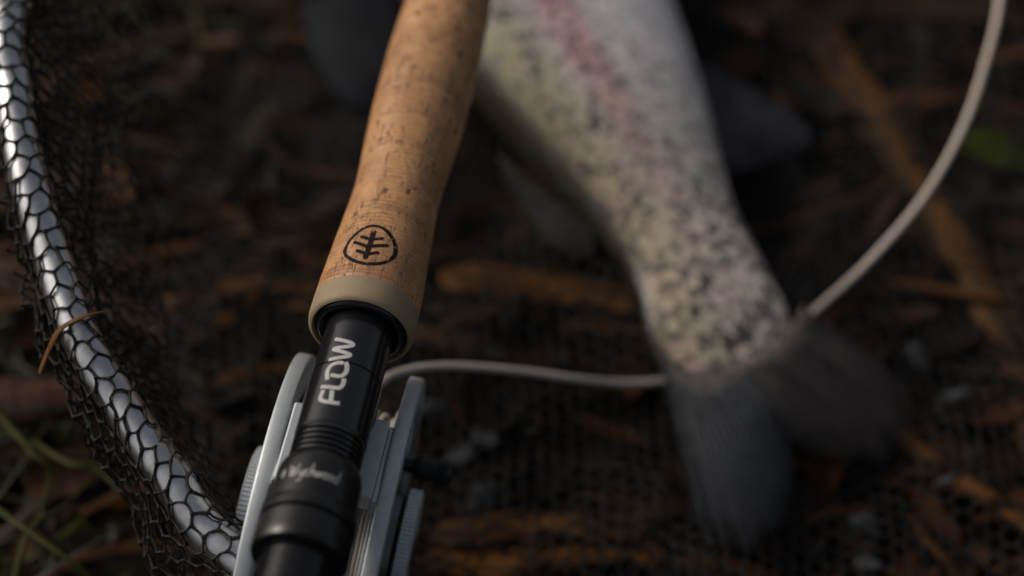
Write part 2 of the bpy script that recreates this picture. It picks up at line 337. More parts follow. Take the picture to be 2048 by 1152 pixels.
def add_rod():
    c0, c1, nr = .0072, .174, 14
    zs = np.linspace(c0, c1, nr + 1)
    for i in range(nr):
        g = .00004
        zz = np.linspace(zs[i], zs[i + 1], 9)
        prof = [(zz[0], rcork(zz[0]) - g)] + [(zz[0] + .00015, rcork(zz[0]))] + [(z, rcork(z)) for z in zz[1:-1]] + [(zz[-1] - .00015, rcork(zz[-1])), (zz[-1], rcork(zz[-1]) - g)]
        V, F = lathe(prof, 96); mesh('cork_ring', V, F, M['cork'], rod, sharp=None)
    # beige end ring with a rounded lip and a recess for the black seal
    p = [(.0072, rcork(.0072) + .00008), (.004, .01362), (.0018, .0136), (.0007, .01338), (.0001, .0129), (-.0001, .0124), (.0003, .01195), (.0012, .01185), (.0035, .0118), (.0035, .0085)]
    V, F = lathe(p[::-1], 96); mesh('end_ring', V, F, M['beige'], rod, sharp=50)
    # glossy black seal: rolled ring between lip and barrel
    p = [(.0034, .0118)] + [(.0014 - .0017 * math.sin(a), .01035 + .00145 * math.cos(a)) for a in np.linspace(0, math.pi, 14)] + [(.0034, .0088)]
    V, F = lathe(p[::-1], 96); mesh('seal_ring', V, F, M['seal'], rod, sharp=60)
    # reel seat barrel, stepped hood sleeve, threads, butt
    rb = .00865; p = [(.004, rb), (-.0163, rb), (-.01635, rb - .0003), (-.0170, rb - .0003), (-.01705, rb + .00022), (-.0345, rb + .00022), (-.0350, rb - .0001)]
    z = -.0354
    for i in range(22):
        p += [(z, rb + .0001), (z - .0007, rb + .0001), (z - .0010, rb - .0006), (z - .0013, rb - .0006)]; z -= .0016
    for i in range(18):
        p += [(z, rb + .0001), (z - .0006, rb + .0001), (z - .0009, rb - .0004), (z - .0012, rb - .0004)]; z -= .0015
    p += [(z - .001, rb), (z - .012, rb), (z - .0135, rb + .002), (z - .022, rb + .0025), (z - .027, rb + .001), (z - .029, .004), (z - .0292, 0)]
    V, F = lathe(p[::-1], 96); seat = mesh('reel_seat', V, F, M['black'], rod, sharp=30)
    # hood over the reel foot: a raised lip under the barrel
    V, F = [], []
    n, m = 26, 10
    for i in range(n):
        a = R(-90) + R(78) * (2 * i / (n - 1) - 1)
        e = math.cos((2 * i / (n - 1) - 1) * math.pi / 2) ** .5
        for j in range(m):
            t = j / (m - 1); zz = -.0135 - .0115 * t; r = rb + .00015 + .0021 * e * math.sin(math.pi * min(1, t * 1.5) * .5) ** .6 * (1 if t < .95 else .9)
            V.append((r * math.cos(a), r * math.sin(a), zz))
    F = [(i * m + j, (i + 1) * m + j, (i + 1) * m + j + 1, i * m + j + 1) for i in range(n - 1) for j in range(m - 1)]
    hood = fix_normals(mesh('hood', V, F, M['black'], rod, sharp=None)); so = hood.modifiers.new('s', 'SOLIDIFY'); so.thickness = .0008
    # locking nut
    p = [(-.0432, rb + .0003), (-.0434, .0090), (-.0440, .0095), (-.0452, .01), (-.0468, .01025), (-.0560, .01045), (-.0566, .01045), (-.0568, .0111), (-.0573, .0114), (-.0596, .0114),
         (-.0600, .0111), (-.0601, .0104), (-.0608, .0104), (-.0609, .0111), (-.0613, .0114), (-.0655, .0114), (-.0680, .01145), (-.0686, .0112), (-.0690, .0105), (-.0690, .0088)]
    V, F = lathe(p[::-1], 96); nut = mesh('lock_nut', V, F, M['nut'], rod, sharp=35)
    # blank beyond the grip
    V, F = lathe([(.1735, .0087), (.177, .0085), (.181, .0062), (.182, .0046), (.19, .0045), (.75, .0036), (.751, 0)], 40); mesh('blank', V, F, M['blank'], rod)
    return seat, nut
seat, nut = add_rod()

RODI = np.array(ROD.inverted()); 
def on_rod(px, py, rfun):
    """photo pixel -> (s, angle) where its ray meets the turned surface of radius rfun(s)"""
    o = RODI[:3, :3] @ CAM + RODI[:3, 3]; d = RODI[:3, :3] @ ray(px, py); s = 0.0
    for _ in range(12):
        r = rfun(s); a = d[0] ** 2 + d[1] ** 2; b = o[0] * d[0] + o[1] * d[1]; c = o[0] ** 2 + o[1] ** 2 - r * r
        t = (-b - math.sqrt(max(b * b - a * c, 0))) / a; p = o + d * t; s = p[2]
    return np.array([s, math.atan2(p[1], p[0])])
def ribbon(P, w, rfun, rref, lift, V, F, cap=True):
    """flat stroke of width w along (s, angle) points, laid on the turned surface"""
    Q = np.array([(s, a * rref) for s, a in P]); Q = catmull(Q, 6) if len(Q) > 2 else resample(Q, 10)
    T = np.gradient(Q, axis=0); T /= np.linalg.norm(T, axis=1)[:, None]; Nn = np.stack([-T[:, 1], T[:, 0]], 1)
    rows = [[q + n * w * k for k in (-.5, -.17, .17, .5)] for q, n in zip(Q, Nn)]
    if cap:
        def arc(q, t, n): return [[q + t * w * .5 * math.sin(a) + n * w * k * math.cos(a) for k in (-.5, -.17, .17, .5)] for a in (R(25), R(50), R(70), R(84))]
        rows = arc(Q[0], -T[0], Nn[0])[::-1] + rows + arc(Q[-1], T[-1], Nn[-1])
    b = len(V)
    for r_ in rows:
        for q in r_:
            s, a = q[0], q[1] / rref; rr = rfun(s) + lift; V.append((rr * math.cos(a), rr * math.sin(a), s))
    for i in range(len(rows) - 1):
        for k in range(3): F.append((b + i * 4 + k, b + i * 4 + k + 1, b + i * 4 + k + 5, b + i * 4 + k + 4))
def print_strokes(name, strokes, w, rfun, rref, parent, mat, lift=.00006, step=.000012, cap=False):
    V, F = [], []
    for i, P in enumerate(strokes): ribbon(P, w if np.isscalar(w) else w[i], rfun, rref, lift + step * i, V, F, cap)
    return mesh(name, V, F, mat, parent, sharp=None)
def add_prints():
    rb = lambda s: .00865 if s > -.0166 else .00887
    z2 = lambda L: [on_rod(560 + x * .191, 640 + y * .191, rb) for x, y in L]
    st = [[(624, 874), (540, 864), (462, 851), (430, 836), (424, 808), (452, 736)], [(531, 858), (545, 738)],
          [(428, 703), (590, 712), (636, 702), (660, 670), (672, 614)],
          [(664, 455), (628, 448), (580, 456), (530, 484), (503, 524), (493, 572), (494, 628)],
          [(688, 443), (700, 482), (692, 542), (662, 578), (610, 590), (530, 578)],
          [(513, 421), (600, 399), (690, 387), (728, 376), (728, 362), (700, 350), (620, 326), (572, 314), (570, 302), (610, 292), (690, 282), (750, 273), (764, 258), (742, 240), (680, 222), (578, 203)]]
    o = print_strokes('lettering', [z2(L) for L in st], .00108, rb, .00877, seat, M['print']); tag(o, 'silver FLOW lettering printed along the black reel seat')
    # round tree mark burnt into the cork
    z1 = lambda L: [on_rod(620 + x * .191, 400 + y * .191, rcork) for x, y in L]
    outer = [(345, 540), (365, 490), (400, 430), (450, 370), (520, 310), (590, 272), (660, 258), (730, 268), (800, 300), (850, 350), (890, 420), (912, 490), (915, 550), (895, 600), (850, 640), (780, 670), (700, 683), (620, 684), (540, 675), (460, 655), (400, 625), (358, 585)]
    inner = [(383, 545), (395, 490), (425, 435), (470, 385), (535, 328), (600, 295), (660, 283), (720, 293), (775, 325), (825, 380), (860, 440), (872, 500), (870, 550), (850, 590), (810, 622), (750, 645), (690, 653), (620, 652), (550, 645), (480, 625), (425, 595), (393, 572)]
    a, b = catmull(z1(outer), 5, True), catmull(z1(inner), 5, True); V, F = [], []; n = len(a)
    for i in range(n):
        for t in (0, .33, .67, 1):
            s, an = a[i] * (1 - t) + b[i] * t; r = rcork(s) + .00006; V.append((r * math.cos(an), r * math.sin(an), s))
    for i in range(n):
        for k in range(3): F.append((i * 4 + k, i * 4 + k + 1, (i + 1) % n * 4 + k + 1, (i + 1) % n * 4 + k))
    mk = tag(mesh('maker_mark', V, F, M['ink'], rod, sharp=None), 'dark round mark with a branched tree on the cork')
    tr = [[(668, 333), (625, 470), (580, 603)], [(545, 386), (642, 420)], [(642, 418), (755, 404)], [(470, 445), (606, 493)], [(622, 488), (806, 478)], [(500, 533), (592, 570)], [(600, 570), (705, 552)]]
    print_strokes('tree_stroke', [z1(L) for L in tr], [.00128, .00098, .00088, .00102, .00098, .00102, .00088], rcork, .0124, mk, M['ink'], .00008, .000015, True)
    # white script on the nut
    rn = lambda s: float(np.interp(s, [-.0566, -.0468, -.0452], [.01045, .01025, .01]))
    A = on_rod(480 + 395 * .2535, 860 + 318 * .2535, rn); B = on_rod(480 + 780 * .2535, 860 + 400 * .2535, rn)
    G = {'W': (.95, [[(0, .95), (.12, .9), (.2, .02), (.45, .8), (.52, .02), (.9, 1.0)]]), 'y': (.5, [[(0, .5), (.08, .1), (.25, .1), (.42, .5)], [(.42, .5), (.28, -.3), (.08, -.42), (.0, -.25)]]),
         'c': (.42, [[(.36, .42), (.2, .52), (.04, .28), (.14, .02), (.38, .1)]]), 'h': (.48, [[(.2, 1.05), (.04, 0)], [(.08, .3), (.3, .5), (.34, .3), (.34, .02)]]),
         'w': (.62, [[(0, .5), (.08, .02), (.3, .45), (.34, .02), (.58, .52)]]), 'o': (.46, [[(.2, .52), (.03, .28), (.15, .01), (.35, .2), (.32, .45), (.2, .52)]]),
         'd': (.5, [[(.36, .42), (.16, .5), (.03, .2), (.16, 0), (.36, .15)], [(.5, 1.05), (.36, 0)]])}
    x = 0; S = []
    tot = sum(G[c][0] for c in 'Wychwood'); span = (A[1] - B[1]); cap = .0034; smid = (A[0] + B[0]) / 2 - .0003
    for c in 'Wychwood':
        for L in G[c][1]: S.append([(smid + cap * (py - .4), A[1] - (x + px) / tot * span) for px, py in L])
        x += G[c][0]
    for L in ([(0, .0), (0, .8)], [(-.25, .55), (0, .35)], [(0, .35), (.25, .55)], [(-.25, .25), (.0, .1)], [(0, .1), (.25, .25)]):
        S.append([(smid + cap * (py - .35), A[1] - (px - .55) / tot * span) for px, py in L])
    tag(print_strokes('lettering', S, .00027, rn, .0104, nut, M['print'], .0001, .00001), 'small white script lettering round the lock nut')
add_prints()

# ------------------------------------------------------------------ fly reel (local x: across, y: up, z: along the rod)
SC, VC, RR = -.02413, -.0576, .0461
RC = O + U * SC + V1 * VC
reel = tag(empty('fly_reel', frame(W1, V1, U, RC)), 'silver fly reel clamped beneath the black reel seat', 'fishing reel')
def ring_prof(x0, x1, ro, ri, b=.0007):
    return [(x0, ri), (x0, ro - b), (x0 + b * .3, ro - b * .3), (x0 + b, ro), (x1 - b, ro), (x1 - b * .3, ro - b * .3), (x1, ro - b), (x1, ri)]
def add_reel():
    for x0, x1 in ((-.0169, -.0125), (.0134, .0175)):
        V, F = lathe(ring_prof(x0, x1, RR, .0385), 160, 'x', wrap=True); fix_normals(mesh('side_ring', V, F, M['metal'], reel, sharp=50))
    # inner dish of each side, with round ports cut as raised rims
    for x0, x1, mt in ((-.0160, -.0138, 'metal2'), (.0146, .0162, 'greymetal')):
        V, F = lathe([(x0, .006), (x0, .0386), (x1, .0386), (x1, .006)], 96, 'x', wrap=True); pl = fix_normals(mesh('side_plate', V, F, M[mt], reel, sharp=40))
        sgn = -1 if x0 < 0 else 1; xo = x0 if sgn < 0 else x1
        for k in range(8):
            a = 2 * math.pi * k / 8 + .2; c = (0, .0295 * math.cos(a), .0295 * math.sin(a))
            V, F = lathe([(xo - sgn * .0003, .0050), (xo + sgn * .0008, .0050), (xo + sgn * .0008, .0038), (xo - sgn * .0003, .0038)], 28, 'x', c, True)
            fix_normals(mesh('port_rim', V, F, M['metal2'], pl, sharp=40))
    zb = -SC
    # crossbar and its stepped ledges, then the foot
    V, F = box(-.0122, .0122, .0402, .0463, zb - .0402, zb - .0165, .0005); cb = fix_normals(mesh('crossbar', V, F, M['metal'], reel, sharp=20))
    for x0, x1 in ((-.0126, -.01225), (.01225, .0134)):
        V, F = box(x0, x1, .0395, .0448, zb - .0402, zb - .0172, .0002); fix_normals(mesh('ledge', V, F, M['metal'], cb, sharp=20))
    V, F = box(-.0055, .0055, .0464, .0495, zb - .036, zb - .019, .0006); fix_normals(mesh('stem', V, F, M['metal'], reel, sharp=20))
    V, F = box(-.0062, .0062, .0472, .0500, zb - .045, zb - .013, .0008); fix_normals(mesh('foot', V, F, M['metal2'], reel, sharp=20))
    for a in (R(130), R(180), R(225)):
        V, F = lathe([(-.0126, .0018), (.0135, .0018)], 20, 'x', (0, .042 * math.cos(a), .042 * math.sin(a))); mesh('pillar', V, F, M['metal2'], reel)
    # spool flanges and wound line
    for x0, x1 in ((-.0122, -.0114), (.0122, .0131)):
        V, F = lathe(ring_prof(x0, x1, .0365, .012, .0002), 96, 'x', wrap=True); fix_normals(mesh('spool_flange', V, F, M['metal2'], reel, sharp=40))
    prof = []; x = -.0113; r_ = random.Random(3)
    while x < .0120:
        wd = .00118; rad = .0335 + r_.choice([0, 0, .0006, -.0005, .0002, -.0011])
        prof += [(x + wd * (.5 - .5 * math.cos(t)), rad + wd * .5 * math.sin(t)) for t in np.linspace(.12, math.pi - .12, 7)]; x += wd
    V, F = lathe([(-.0113, .02)] + prof + [(.0121, .02)], 120, 'x'); fix_normals(mesh('wound_line', V, F, M['line'], reel, sharp=70))
    for k, (xa, xb, r0) in enumerate(((-.008, .004, .0348), (.0015, .0085, .0350), (.0045, .0108, .0346))):
        P = [((xa + (xb - xa) * t), (r0 + .0003 * math.sin(9 * t)) * math.cos(-2.6 + 5.0 * t), (r0 + .0003 * math.sin(9 * t)) * math.sin(-2.6 + 5.0 * t)) for t in np.linspace(0, 1, 70)]
        V, F = tube(P, .0006, 8, up=(1, 0, 0)); mesh('loose_wrap', V, F, M['line'], reel, sharp=None)
    # knurled drums on both sides
    def knurl(x0, x1, r, n, mt, name):
        V, F = [], []; m = n * 4
        for i in range(m):
            a = 2 * math.pi * i / m; d = (0, 0, -.00042, -.00042)[i % 4]
            for xx, rr in ((x0, .004), (x0, r - .0012), (x0 + .0005, r + d), (x1 - .0005, r + d), (x1, r - .0012), (x1, .004)): V.append((xx, rr * math.cos(a), rr * math.sin(a)))
        for i in range(m):
            j = (i + 1) % m
            for k in range(5): F.append((i * 6 + k, j * 6 + k, j * 6 + k + 1, i * 6 + k + 1))
        fix_normals(mesh(name, V, F, M[mt], reel, sharp=25))
    knurl(.0194, .0236, .0169, 88, 'metal2', 'drag_knob'); knurl(-.0224, -.0172, .0196, 96, 'metal2', 'spool_cap')
    V, F = lathe([(.0160, .0), (.0160, .0155), (.0185, .0150), (.0196, .0125), (.0196, 0)], 64, 'x'); fix_normals(mesh('hub', V, F, M['greymetal'], reel, sharp=30))
    V, F = lathe([(.0234, 0), (.0240, .003), (.0234, .006)], 32, 'x'); mesh('axle_cap', V, F, M['knob'], reel)
    a = R(86); c = (0, .0265 * math.cos(a), .0265 * math.sin(a))
    V, F = lathe([(.0158, .0), (.0158, .0021), (.0185, .0020), (.0190, .0030), (.0215, .0036), (.0250, .0030), (.0265, .0036), (.0285, .0038), (.0295, .0030), (.0298, 0)], 32, 'x', c); fix_normals(mesh('handle', V, F, M['knob'], reel))
add_reel()

# ------------------------------------------------------------------ landing net
HC = np.array([.083, .43]); HA, HB = .22, .243
vis = [(30, 0, .140), (28, 180, .1355), (55, 350, .128), (100, 500, .120), (165, 680, .1115), (238, 800, .105), (340, 950, .098), (478, 1120, .090)]
VP = np.array([at(*p) for p in vis])
def hoop_path():
    ang = lambda p: math.atan2((p[1] - HC[1]) / HB, (p[0] - HC[0]) / HA)
    a0, a1 = ang(VP[0]), ang(VP[-1]); a1 = a1 + 2 * math.pi if a1 < a0 else a1; a0 = a0 if a0 > 0 else a0 + 2 * math.pi
    if a1 < a0: a1 += 2 * math.pi
    rest = []
    K = 14
    for k in range(1, K):
        a = a1 + (a0 + 2 * math.pi - a1) * k / K; f = k / K
        z = np.interp(f, [0, .12, .35, .65, .85, 1], [.09, .070, .035, .034, .085, .14])
        rest.append((HC[0] + HA * math.cos(a), HC[1] + HB * math.sin(a), z))
    return np.vstack([VP, rest])
HP = resample(np.vstack([catmull(hoop_path(), 16, True), VP[:1]]), 421)[:-1]
HL = np.linalg.norm(np.diff(np.vstack([HP, HP[:1]]), axis=0), axis=1).sum()
net = tag(empty('landing_net', Matrix.Translation((HC[0], HC[1], 0))), 'landing net with a silver alloy hoop and black hexagonal mesh', 'landing net')
NB = np.array([HC[0], HC[1], 0]); TR = .0052
V, F = tube(HP - NB, TR, 24, True); mesh('hoop', V, F, M['tube'], net, sharp=None)
Tn = np.roll(HP, -1, 0) - np.roll(HP, 1, 0); Tn /= np.linalg.norm(Tn, axis=1)[:, None]
OUTW = np.cross(Tn, (0, 0, 1.)); OUTW /= np.linalg.norm(OUTW, axis=1)[:, None]      # towards outside or inside
if ((OUTW[:, :2] * (HP[:, :2] - HC)).sum(1)).mean() < 0: OUTW = -OUTW
def jit(x, y, k):
    return np.sin(913.1 * x + 371.7 * y + k) * .5 + np.sin(1511.3 * x - 1237.9 * y + 2.1 * k) * .5
def hexedges(x0, x1, y0, y1, a):
    ni = int((x1 - x0) / (1.5 * a)); nj = int((y1 - y0) / (math.sqrt(3) * a))
    i, j = np.meshgrid(np.arange(ni), np.arange(nj), indexing='ij'); i = i.ravel(); j = j.ravel()
    cx = x0 + 1.5 * a * i; cy = y0 + math.sqrt(3) * a * (j + .5 * (i % 2)); h = math.sqrt(3) / 2 * a
    v = [(cx + a, cy), (cx + a / 2, cy + h), (cx - a / 2, cy + h), None, None, (cx + a / 2, cy - h)]
    E = [np.concatenate([np.stack(v[p], 1) for p in s]) for s in ((1, 0, 5), (2, 1, 0))]
    return E[0], E[1]
def strands(P, Q, r, k, name, parent, knot=1.0, sub=False, mat='net'):
    """one twine piece per edge, square or round, thick at the joints"""
    if sub:
        Mid = (P + Q) / 2 + rng.normal(0, .00022, P.shape); rings = [(P, r * knot), (P * .72 + Mid * .28, r * .9), (Mid, r * .8), (Q * .72 + Mid * .28, r * .9), (Q, r * knot)]
    else: rings = [(P, r * knot), (Q, r * knot)]
    D = Q - P; L = np.linalg.norm(D, axis=1)[:, None] + 1e-9; D = D / L
    ref = np.where(np.abs(D[:, 2:3]) < .9, np.array([[0, 0, 1.]]), np.array([[1., 0, 0]])); A = np.cross(D, ref); A /= np.linalg.norm(A, axis=1)[:, None]; B = np.cross(D, A)
    n = len(P); Vs = []
    for X, rad in rings:
        for j in range(k):
            t = 2 * math.pi * j / k; Vs.append(X + rad * (A * math.cos(t) + B * math.sin(t)))
    m = len(rings); Vs = np.stack(Vs, 1)                   # n, m*k, 3
    Vt = Vs.reshape(-1, 3); base = (np.arange(n) * m * k)[:, None]; Fs = []
    for q in range(m - 1):
        for j in range(k): Fs.append(np.concatenate([base + q * k + j, base + q * k + (j + 1) % k, base + (q + 1) * k + (j + 1) % k, base + (q + 1) * k + j], 1))
    Ft = np.concatenate(Fs)
    me = bpy.data.meshes.new(name); me.vertices.add(len(Vt)); me.vertices.foreach_set('co', Vt.astype(np.float32).ravel())
    me.loops.add(Ft.size); me.loops.foreach_set('vertex_index', Ft.astype(np.int32).ravel()); me.polygons.add(len(Ft))
    me.polygons.foreach_set('loop_start', (np.arange(len(Ft)) * 4).astype(np.int32)); me.update(calc_edges=True); me.shade_smooth(); me.materials.append(M[mat])
    o = bpy.data.objects.new(name, me); col.objects.link(o); o.parent = parent; o['kind'] = 'stuff'; return o
def hoop_at(t):
    f = (t / HL) % 1 * len(HP); i = f.astype(int) % len(HP); g = (f - np.floor(f))[:, None]; j = (i + 1) % len(HP)
    ow = OUTW[i] * (1 - g) + OUTW[j] * g; return HP[i] * (1 - g) + HP[j] * g, ow
VISL = np.linalg.norm(np.diff(VP, axis=0), axis=1).sum()
def skirt(E, layer):
    """(t, l) on the net sheet -> place. l runs from the outer fold (0) over the hoop to the bag inside"""
    t, l = E[:, 0].copy(), E[:, 1].copy(); a = .0030
    tt = t + .00045 * jit(t, l, layer); ll = l + .00045 * jit(t * 1.3, l * .7, layer + 5)
    Pc, ow = hoop_at(tt)
    tv = np.clip((t % HL) / VISL, 0, 1.6)
    hang = np.interp(tv, [0, .35, .6, .85, 1.1, 1.6], [.006, .008, .013, .020, .022, .015]) + .003 * np.sin(t * 90 + layer)
    hang = hang * (1.0 if layer == 0 else .8)
    rr = TR + .0006 + .0006 * np.abs(jit(t * .6, l * .6, 3)); arc = math.pi * .95 * rr
    # sections: free hang outside, arc over the tube, fall inside
    o = np.zeros(len(t)); z = np.zeros(len(t))
    s1 = ll < hang; d = hang - ll
    ang0 = R(200)                                   # where the mesh leaves the tube outside
    # on tube
    th = ang0 - (ll - hang) / rr
    o = rr * -np.cos(th); z = rr * np.sin(th)
    lv = (rr * -math.cos(ang0)); zv = rr * math.sin(ang0)
    outm = 1.0
    o = np.where(s1, lv + d * .30 + .0018 * np.sin(t * 210 + layer * 2) * np.clip(d / .01, 0, 1), o); z = np.where(s1, zv - d * .93, z)
    s0 = ll < 0; d0 = -ll                           # past the outer fold the sheet turns back under the hoop
    o = np.where(s0, lv + hang * .30 - d0 * .55 + .0012 * np.sin(t * 170 + d0 * 300), o); z = np.where(s0, zv - hang * .93 - d0 * .55 - .0012 * np.sin(np.clip(d0 / .006, 0, 1) * math.pi), z)
    th_end = R(-15); l_end = hang + (ang0 - th_end) * rr; s3 = ll > l_end; d3 = ll - l_end
    ox = rr * -math.cos(th_end) if np.isscalar(rr) else rr * -np.cos(th_end); zx = rr * np.sin(th_end)
    fall = np.minimum(d3, Pc[:, 2] - .012); rest = np.maximum(d3 - fall, 0)
    o = np.where(s3, ox - fall * .28 - rest * .95 + .003 * np.sin(t * 60 + d3 * 120), o); z = np.where(s3, zx - fall * .92 + .0015 * np.sin(t * 150 + d3 * 90), z)
    p = Pc + ow * o[:, None]; p[:, 2] += z; p[:, 2] = np.maximum(p[:, 2], .004)
    return p
def hang_back(E):
    """second ply: from the outer fold back under the hoop to the ground inside"""
    t, l = E[:, 0], E[:, 1]; Pc, ow = hoop_at(t + .001 * jit(t, l, 9)); tv = np.clip((t % HL) / VISL, 0, 1.6)
    hang = np.interp(tv, [0, .35, .6, .85, 1.1, 1.6], [.006, .008, .013, .020, .022, .015]) + .003 * np.sin(t * 90)
    H = np.maximum(Pc[:, 2] - hang - .010, .01); f = np.clip(l / .075, 0, 1)
    o = TR + hang * .30 + .002 * np.sin(f * 6 + t * 120) + .002 * np.sin(f * math.pi) - .045 * f; z = -.001 - hang * .93 - f * H
    p = Pc + ow * (o + .0015 * jit(t, l, 4))[:, None]; p[:, 2] += z; return p
a = .0036
P, Q = hexedges(-.12, HL - .125, -.038, .105, a)
strands(skirt(P, 0) - NB, skirt(Q, 0) - NB, .00044, 6, 'rim_mesh', net, 1.45, True)
P, Q = hexedges(-.10, VISL + .22, 0, .080, a * 1.1)
strands(hang_back(P) - NB, hang_back(Q) - NB, .00033, 5, 'hanging_mesh', net, 1.1)
def floor_z(x, y): return gz(x, y) + .0095 + .0028 * np.sin(43 * x + 61 * y) + .0016 * np.sin(140 * x - 90 * y)
def floor(E):
    x, y = E[:, 0] + .0008 * jit(E[:, 0], E[:, 1], 2) + .004 * np.sin(E[:, 1] * 23), E[:, 1] + .0008 * jit(E[:, 1], E[:, 0], 6) + .004 * np.sin(E[:, 0] * 19)
    return np.stack([x, y, floor_z(x, y)], 1)
P, Q = hexedges(HC[0] - HA, HC[0] + HA, HC[1] - HB, HC[1] + HB, .0032)
k = ((P[:, 0] - HC[0]) / (HA - .02)) ** 2 + ((P[:, 1] - HC[1]) / (HB - .02)) ** 2 < 1
strands(floor(P[k]) - NB, floor(Q[k]) - NB, .00042, 4, 'bag_mesh', net, 1.0, mat='bag')
P, Q = hexedges(HC[0] - HA, HC[0] + HA, HC[1] - HB, HC[1] + HB, .0034)
k = (((P[:, 0] - HC[0]) / (HA - .02)) ** 2 + ((P[:, 1] - HC[1]) / (HB - .02)) ** 2 < 1) & (np.sin(P[:, 0] * 26 + 1) + np.sin(P[:, 1] * 31 + P[:, 0] * 12) > .1)
def floor2(E):
    p = floor(E + np.array([.0013, .0021])); p[:, 2] += .0035; return p
strands(floor2(P[k]) - NB, floor2(Q[k]) - NB, .00042, 4, 'bag_fold', net, 1.0, mat='bag')

